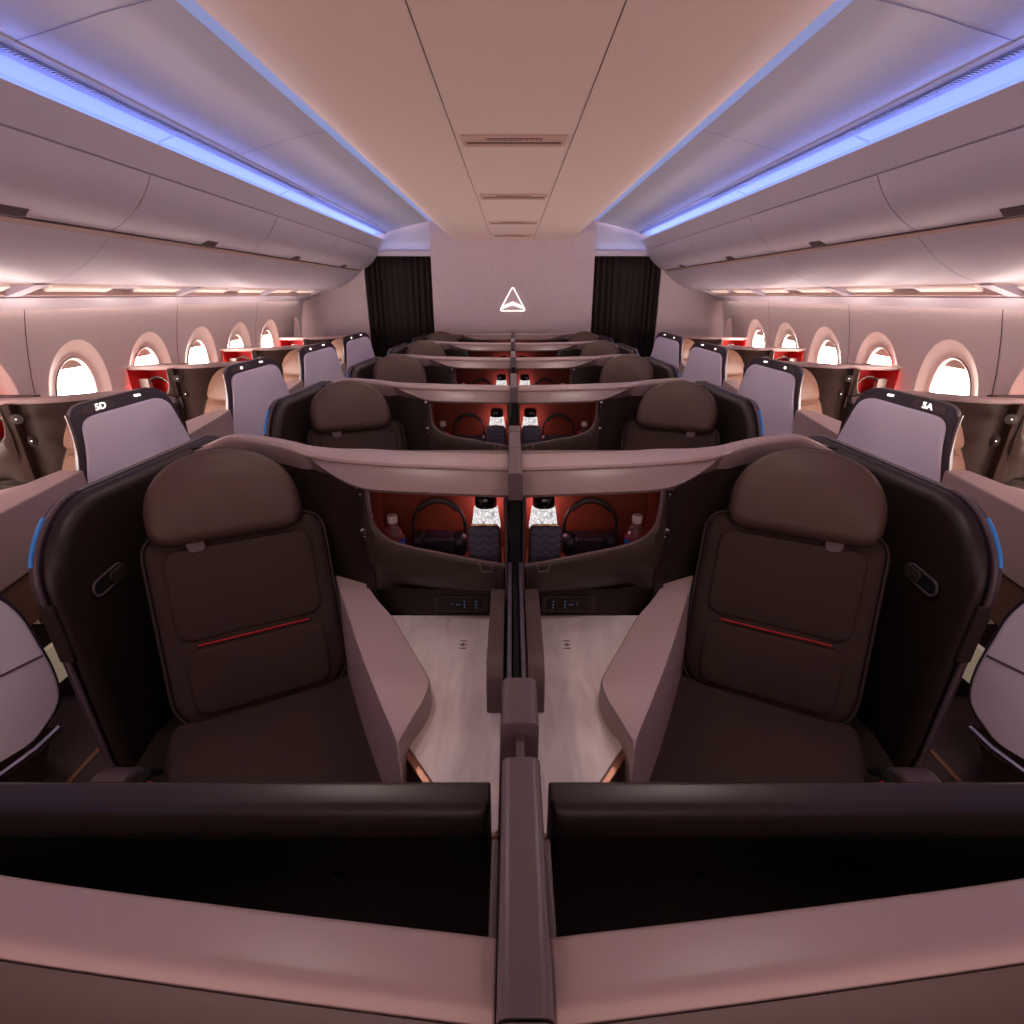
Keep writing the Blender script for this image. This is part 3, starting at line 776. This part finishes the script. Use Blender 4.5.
# row -1 is the row the camera stands over: ledge only (its own shell)
for s in (-1, 1):
    H = s
    side = side_word(s)
    r0 = empty('suite_shell', (0, R0, 0), 'nearest full %s centre suite shell of taupe ledge, dark wing and pale veined console' % side, 'suite shell', 'centre suite shells')
    build_shell(r0, H, 'centre', .018); build_wing_centre(r0, H)
    seat = empty('airline_seat', (0, R0, 0), 'dark brown %s centre seat with domed headrest and red line, nearest the camera' % side, 'seat', 'dark centre seats')
    build_seat(seat, H, 'centre')
    for k in range(1, 5):
        c = copy_tree(r0); c.location.y = R0+P*k
        c['label'] = '%s centre suite shell with taupe ledge and dark wing, %s row of the five' % (side, ('first', 'second', 'third', 'fourth', 'last')[k])
        c = copy_tree(seat); c.location.y = R0+P*k
        c['label'] = 'dark brown %s centre seat under a domed headrest, %s row from the camera' % (side, ('first', 'second', 'third', 'fourth', 'fifth')[k])
    # the row under the camera: only ledge + panels
    c = empty('suite_shell', (0, R0-P, 0), 'x', 'suite shell', 'centre suite shells'); build_shell(c, H, 'near', .018)
    for ch in list(c.children):
        if ch.name.split('.')[0] not in ('ledge', 'back_wall', 'fascia', 'joint_line'): purge(ch)
    c['label'] = 'large taupe ledge across the bottom %s corner, just under the camera' % side
    for ch in r0.children:
        if ch.name.split('.')[0] in ('divider_panel',):
            d = ch.copy(); COL.objects.link(d); d.parent = c
    # backing of the shell (face towards the next suite)
    # ----- monitor of each suite, the first seen from behind suite, seen from behind
    mo = empty('monitor', (0, .372, .035), 'black %s monitor seen from behind, at the foot of the picture' % side, 'monitor', 'suite monitors')
    prof = [(.030, .503), (.024, .498), (.004, .499), (-.004, .503), (-.010, .513), (-.011, .526), (-.008, .540), (.0, .60), (.004, .70), (.004, .90), (.02, .90), (.032, .66), (.032, .515)]
    xs = [.030, .034, .045, .30, .60]
    rows = []
    for i, x in enumerate(xs):
        kx = (0.0, .8, 1, 1, 1)[i]
        rows.append([(x, (y if y > .004 else .004+(y-.004)*kx) + .0, Z(h)) for y, h in prof])
    b = MB().grid(rows, cv=True, capr=True); b.build('housing', M['mon_top'], mo, H, bevel=.003)
    b = MB().prism([(-.0115, .534), (-.0095, .545), (-.003, .60), (.001, .70), (.001, .90), (.008, .90), (.01, .60), (.0, .534)], lambda y, h: (.036, y, Z(h)), lambda y, h: (.60, y, Z(h))); b.build('back_cover', M['black'], mo, H)
    for x in (.19, .355):
        b = MB().lathe([(.001, 0), (.006, 0), (.006, .004), (.001, .005)], (0, 0, 0), 14)
        for v in b.bm.verts: v.co = Vector((x+v.co.x, -.003-v.co.z, Z(.60)+v.co.y))
        b.build('bolt', M['black'], mo, H)
    b = MB().box((.32, .0335, Z(.66)), (.50, .006, .27)); b.build('screen', M['black'], mo, H, bevel=.002)
    b = MB().prism([(.004, .89), (.03, .89), (.03, 1.43), (.004, 1.43)], lambda y, h: (.26, y, Z(h)), lambda y, h: (.36, y, Z(h))); b.build('bracket', M['shell_in'], mo, H)
    for k in range(1, 5):
        c = copy_tree(mo); c.location.y = .372+P*k
        c['label'] = 'top edge of the %s centre monitor peeking over the %s taupe ledge' % (side, ('first', 'second', 'third', 'fourth')[k-1])

# ----- centre divider
def post_prof(w, h0, h1, r=.008):
    return roundpoly([(-w, h1, .001), (-w, h0, r), (w, h0, r), (w, h1, .001)], r, 4)
WD = .0168
for k in range(0, 6):
    yc = R0+P*(k-1)
    r_ = empty('divider_post', (0, yc, 0), 'taupe post cap on the centre divider, %s one from the camera' % ('first', 'second', 'third', 'fourth', 'fifth', 'sixth')[k], 'divider post', 'centre divider posts')
    b = MB().prism(post_prof(WD, .375, .44), lambda a, h: (a, -.17, Z(h)), lambda a, h: (a, .045, Z(h))); b.build('post_cap', M['post'], r_, 1, bevel=.003)
    b = MB().prism(post_prof(WD, .375, .44), lambda a, h: (a, .047, Z(h)), lambda a, h: (a, .228, Z(h))); b.build('post_cap', M['post'], r_, 1, bevel=.003)
    b = MB().box((0, .05, .515), (.026, .40, 1.02)); b.build('post_core', M['blackslot'], r_, 1, smooth=False)
for k in range(0, 5):
    yc = R0+P*(k-1)
    y0, y1 = .38+P*k-.105, R0+P*k-.155
    y0 = yc+.262; y1 = yc+P-.172
    r_ = empty('privacy_screen', (0, yc+.27, 0), 'lowered privacy screen between the two %s centre seats' % ORD[k], 'privacy screen', 'centre privacy screens')
    L = y1-(yc+.27)
    for sx in (-1, 1):
        b = MB().prism(roundpoly([(-.0045, 1.44, .001), (-.0045, .60, .003), (.0045, .60, .003), (.0045, 1.44, .001)], .003, 3), lambda a, h: (a+sx*.0125, 0, Z(h)), lambda a, h: (a+sx*.0125, L, Z(h)))
        b.build('rail', M['frame_dark'], r_, 1)
    b = MB().box((0, L/2, Z(1.03)), (.010, L, .82)); b.build('sliding_panel', M['blackslot'], r_, 1, smooth=False)
    b = MB().prism(post_prof(.0185, .385, .46), lambda a, h: (a, .008, Z(h)), lambda a, h: (a, .074, Z(h))); b.build('end_cap', M['post'], r_, 1, bevel=.004)
    b = MB().box((0, -.012, Z(.410)), (.008, .05, .02)); b.build('stem', M['post'], r_, 1)
    b = MB().box((0, .045, Z(.70)), (.022, .07, .48)); b.build('end_stile', M['post'], r_, 1, bevel=.003)

# ----- window suites : same handedness trick
PROWS = [R0-.25+P*k for k in range(0, 5)]
for s in (-1, 1):
    side = side_word(s); H = -s; X0 = s*2.60
    r0 = empty('suite_shell', (X0, PROWS[0], 0), '%s window suite shell with pale wing and chrome kick rail, nearest the camera' % side, 'suite shell', 'window suite shells')
    build_shell(r0, H, 'window', .15)
    w, F = build_wing_window(r0, H)
    # aisle-side lower parts and step panel
    apl = roundpoly([(.80, -.92, .02), (1.0, -.92, .03), (.895, -.245, .01), (.80, -.245, .01)], .02, 3)
    b = MB().prism(apl, lambda u, y: (u, y, Z(.645)), lambda u, y: (u, y, Z(.87))); b.build('aisle_armrest', M['mauve'], r0, H, bevel=.022, seg=4)
    b = MB().prism([(.81, -.90), (.975, -.90), (.875, -.25), (.81, -.25)], lambda u, y: (u, y, Z(.868)), lambda u, y: (u, y, Z(1.05))); b.build('armrest_side', M['tan_leather'], r0, H, bevel=.004)
    # controls on the lining next to the cubby
    for (yy, uu_, hh, nm) in ((.035, .455, .50, 'dial'), (.05, .475, .60, 'switch')):
        bb = MB().lathe([(.001, 0), (.022, 0), (.022, .006), (.001, .010)], (0, 0, 0), 20)
        for v in bb.bm.verts: v.co = Vector((uu_+v.co.x*(1 if nm == 'dial' else .55), yy-.012-v.co.z+ (v.co.x*.4), Z(hh)+v.co.y*(1 if nm == 'dial' else 1.2)))
        d_ = bb.build(nm, M['piping'], r0, H)
        bb = MB().box((uu_, yy-.022, Z(hh)), (.007, .003, .005)); bb.build('lit_symbol', M['led_white'], d_, H, bevel=.002)
    seat = empty('airline_seat', (X0, PROWS[0], 0), 'tan %s window seat nearest the camera' % side, 'seat', 'tan window seats')
    build_seat(seat, H, 'window')
    for k in range(1, 5):
        c = copy_tree(r0); c.location.y = PROWS[k]
        c['label'] = '%s window suite shell with pale lavender wing, %s from the camera' % (side, ('first', 'second', 'third', 'fourth', 'last')[k])
        c2 = copy_tree(seat); c2.location.y = PROWS[k]
        c2['label'] = 'tan %s window seat beside the %s pale wing' % (side, ('first', 'second', 'third', 'fourth', 'last')[k])
        wob = [x for x in c.children if x.name.startswith('wing')][0]
        # glyph orientation: reads correctly from the aisle
        dirx = -H*1.0
        def LF(x, y, z, F=F, H=H, s=s):
            a = .100 + (x if s < 0 else -x)
            p = F(a+(.012), .414-(a-.1)*.1-y, .0045+z); return (p[0]*H, p[1], p[2])
        if k == 1:
            txt('5D' if s < 0 else '5A', .034, M['led_white'], wob, LF, H)
        else:
            b = MB().lathe([(.001, 0), (.009, 0), (.009, .003), (.001, .004)], (0, 0, 0), 14)
            for v in b.bm.verts:
                v.co = Vector(F(.112+v.co.x, .414-v.co.y*.9, .003+v.co.z))
            b.build('number_light', M['led_white'], wob, H)
    # a cream step light low at the aisle
    for k in range(1, 3):
        b = MB().prism(roundpoly([(-.03, 1.12), (.09, 1.12), (.09, 1.26), (-.03, 1.26)], .01), lambda y, h: (0, y, Z(h)), lambda y, h: (.02, y, Z(h)))
        o = b.build('step_light', M['step_light'], None, H, bevel=.003)
        o.location = (s*(2.60-.99), PROWS[k]-.76, 0)
        tag(o, 'small cream step light low beside the %s aisle, %s row' % (side, ('', 'near', 'far')[k]), 'step light', 'aisle step lights')

# ---------------------------------------------------------------- things in the cubbies
def bottle(loc, H, label):
    r_ = empty('water_bottle', loc, label, 'water bottle', 'water bottles in the cubbies')
    MB().lathe([(.001, 0), (.027, 0), (.030, .006), (.030, .097), (.028, .104), (.020, .122), (.012, .134), (.0115, .142), (.001, .143)]).build('bottle_body', M['water'], r_)
    MB().lathe([(.0300, .045), (.0307, .046), (.0307, .092), (.0300, .093)]).build('wrap_label', M['label_blue'], r_)
    b = MB().lathe([(.0300, .0925), (.0308, .0928), (.0308, .096), (.030, .097)]); b.build('red_band', M['label_red'], r_)
    MB().lathe([(.001, .140), (.0135, .140), (.0145, .143), (.0145, .158), (.0125, .162), (.001, .162)]).build('cap', M['white_plastic'], r_)
    return r_
def headphones(loc, H, label, silver=False):
    r_ = empty('headphones', loc, label, 'headphones', 'headphones in the cubbies')
    arc = [(.078*math.cos(math.radians(t)), .0, .10+.088*math.sin(math.radians(t))) for t in range(-25, 206, 11)]
    MB().tube(arc, .0052, 10).build('headband', M['phone_silver'] if silver else M['phone_black'], r_, H)
    arc2 = [(.074*math.cos(math.radians(t)), .0, .10+.082*math.sin(math.radians(t))) for t in range(40, 141, 10)]
    MB().tube(arc2, .0075, 10).build('band_pad', M['phone_black'], r_, H)
    for sx in (-1, 1):
        b = MB().lathe([(.001, -.022), (.028, -.020), (.038, -.010), (.040, .0), (.038, .012), (.028, .020), (.001, .022)], (0, 0, 0), 20)
        for v in b.bm.verts: v.co = Vector((sx*.062+v.co.z, v.co.x*.85, .045+v.co.y))
        b.build('ear_cup', M['phone_black'], r_, H)
    b = MB().prism(rrect(.10, .066, .014, 6, cy=.043), lambda a, c: (a, -.030, c), lambda a, c: (a, .030, c)); b.build('ear_pad', M['phone_pad'], r_, H, bevel=.010, seg=4)
    b = MB().box((.02, -.031, .018), (.006, .002, .006)); b.build('silver_dot', M['phone_silver'], r_, H)
    return r_
def hook(root, H):
    b = MB().tube([(.225, .195, Z(.497)), (.225, .165, Z(.500)), (.225, .162, Z(.490))], .004, 8); b.build('headphone_hook', M['taupe_dark'], root, H)
def pouch(loc, H, label):
    r_ = empty('amenity_pouch', loc, label, 'amenity pouch', 'amenity pouches in the cubbies')
    b = MB().prism(rrect(.088, .150, .014, 6, cy=.077), lambda a, c: (a, -.016, c), lambda a, c: (a, .016, c)); b.build('pouch_body', M['zigzag'], r_, H, bevel=.009, seg=4)
    b = MB().tube([(-.040, 0, .01), (-.0445, 0, .02), (-.0445, 0, .135), (-.038, 0, .150), (.0, 0, .1545), (.036, 0, .151)], .0028, 8); b.build('zip', M['zip_gold'], r_, H)
    b = MB().box((-.022, -.0175, .035), (.008, .003, .022)); b.build('tag', M['zip_gold'], r_, H, bevel=.002)
    return r_
def lamp(loc, label):
    r_ = empty('cut_glass_lamp', loc, label, 'lamp', 'glowing lamps in the cubbies')
    MB().lathe([(.001, 0), (.030, 0), (.032, .01), (.036, .10), (.036, .112), (.001, .113)]).build('lamp_base', M['shell_in'], r_)
    b = MB().lathe([(.001, .113), (.038, .113), (.041, .118), (.041, .126), (.034, .180), (.030, .184), (.001, .185)], n=20); b.build('cut_glass', M['glass_lit'], r_, ang=10)
    MB().lathe([(.001, .185), (.031, .185), (.032, .194), (.031, .214), (.024, .223), (.001, .226)]).build('cap', M['lampcap'], r_)
    L = bpy.data.lights.new('lamp_glow', 'POINT'); L.energy = .22; L.color = (1, .42, .60); L.shadow_soft_size = .015
    lo = bpy.data.objects.new('lamp_glow', L); COL.objects.link(lo); lo.parent = r_; lo.location = (0, .072, .15)
    return r_
zb = Z(.741)
for s in (-1, 1):
    side = side_word(s)
    for k in range(0, 5):
        y = R0+P*k
        row = ('nearest', 'second', 'third', 'fourth', 'farthest')[k]
        if k < 3: bottle((s*.348, y+.075, zb), s, 'water bottle with white cap in the %s %s centre cubby' % (row, side))
        headphones((s*.225, y+.135, zb), s, 'dark headphones standing in the %s %s centre cubby' % (row, side))
        if k < 4: pouch((s*.085, y+.025, zb), s, 'blue grey zipped pouch in the %s %s centre cubby' % (row, side))
        lamp((s*.082, y+.092, zb), 'glowing cut glass lamp with black cap in the %s %s centre cubby' % (row, side))
    for k in range(1, 5):
        y = PROWS[k]; row = ('', 'nearest', 'second', 'third', 'farthest')[k]
        h_ = headphones((s*(2.60-.27), y+.10, zb+.055), s, 'headphones with pale rim in the %s red cubby by the %s windows' % (row, side), True)
        b = MB().prism(rrect(.07, .20, .008, 4, cy=.1), lambda a, c: (a, -.02, c), lambda a, c: (a, .02, c))
        o = b.build('cream_pouch', M['book'], None, s, bevel=.004); o.location = (s*(2.60-.185), y+.10, zb+.03)
        tag(o, 'cream and grey pouch beside headphones in the %s %s window cubby' % (row, side), 'pouch', 'cream pouches by the windows')
hooks = [o for o in COL.objects if o.name.startswith('suite_shell')]

# ---------------------------------------------------------------- light
W_ = bpy.data.worlds.new('world'); sc.world = W_; W_.use_nodes = True
bg = W_.node_tree.nodes['Background']; bg.inputs[0].default_value = hexc(255, 210, 202); bg.inputs[1].default_value = 1.35
def area(name, loc, rot, sx, sy, e, col):
    L = bpy.data.lights.new(name, 'AREA'); L.shape = 'RECTANGLE'; L.size = sx; L.size_y = sy; L.energy = e; L.color = col
    o = bpy.data.objects.new(name, L); COL.objects.link(o); o.location = loc; o.rotation_euler = [math.radians(a) for a in rot]; return o

for s in (-1, 1):
    # blue tubes lying in the coves above the bins, throwing light at the side ceilings
    area('cove_tube_%s' % side_word(s), (s*1.45, (Y0+WALL_D)/2, CZ+.555), (0, s*-40, 0), .04, WALL_D-Y0-.3, 44, (.30, .43, 1))
for s in (-1, 1):
    area('curtain_header_tube_%s' % side_word(s), (s*1.28, WALL_D-.015, CZ+.452), (170, 0, 0),   .7, .02, .12, (.36, .50, 1))  # blue light added to tint the soffit over the curtain, no real fitting
# warm fill light added unseen behind the camera to brighten the near tops
area('rear_bay_lamp', (0, -1.1, 1.95), (18, 0, 0), 1.4, .8, 3, (1, .80, .74))
for i, y in enumerate((.95, 2.05, 3.15, 4.25, 5.35)):  # fill spots added under the ceiling to brighten consoles and ledges, no real fittings
    for s in (-1, 1):
        L = bpy.data.lights.new('ceiling_downlight', 'SPOT'); L.energy = 8; L.color = (1, .82, .77); L.spot_size = math.radians(150); L.spot_blend = 1; L.shadow_soft_size = .06
        o = bpy.data.objects.new('ceiling_downlight', L); COL.objects.link(o); o.location = (s*.45, y, ZC-.01)
sc.view_settings.view_transform = 'Standard'; sc.view_settings.look = 'None'
sc.view_settings.gamma = 1; sc.view_settings.exposure = .4
sc.view_settings.use_curve_mapping = False
sc.cycles.max_bounces = 10; sc.cycles.diffuse_bounces = 5
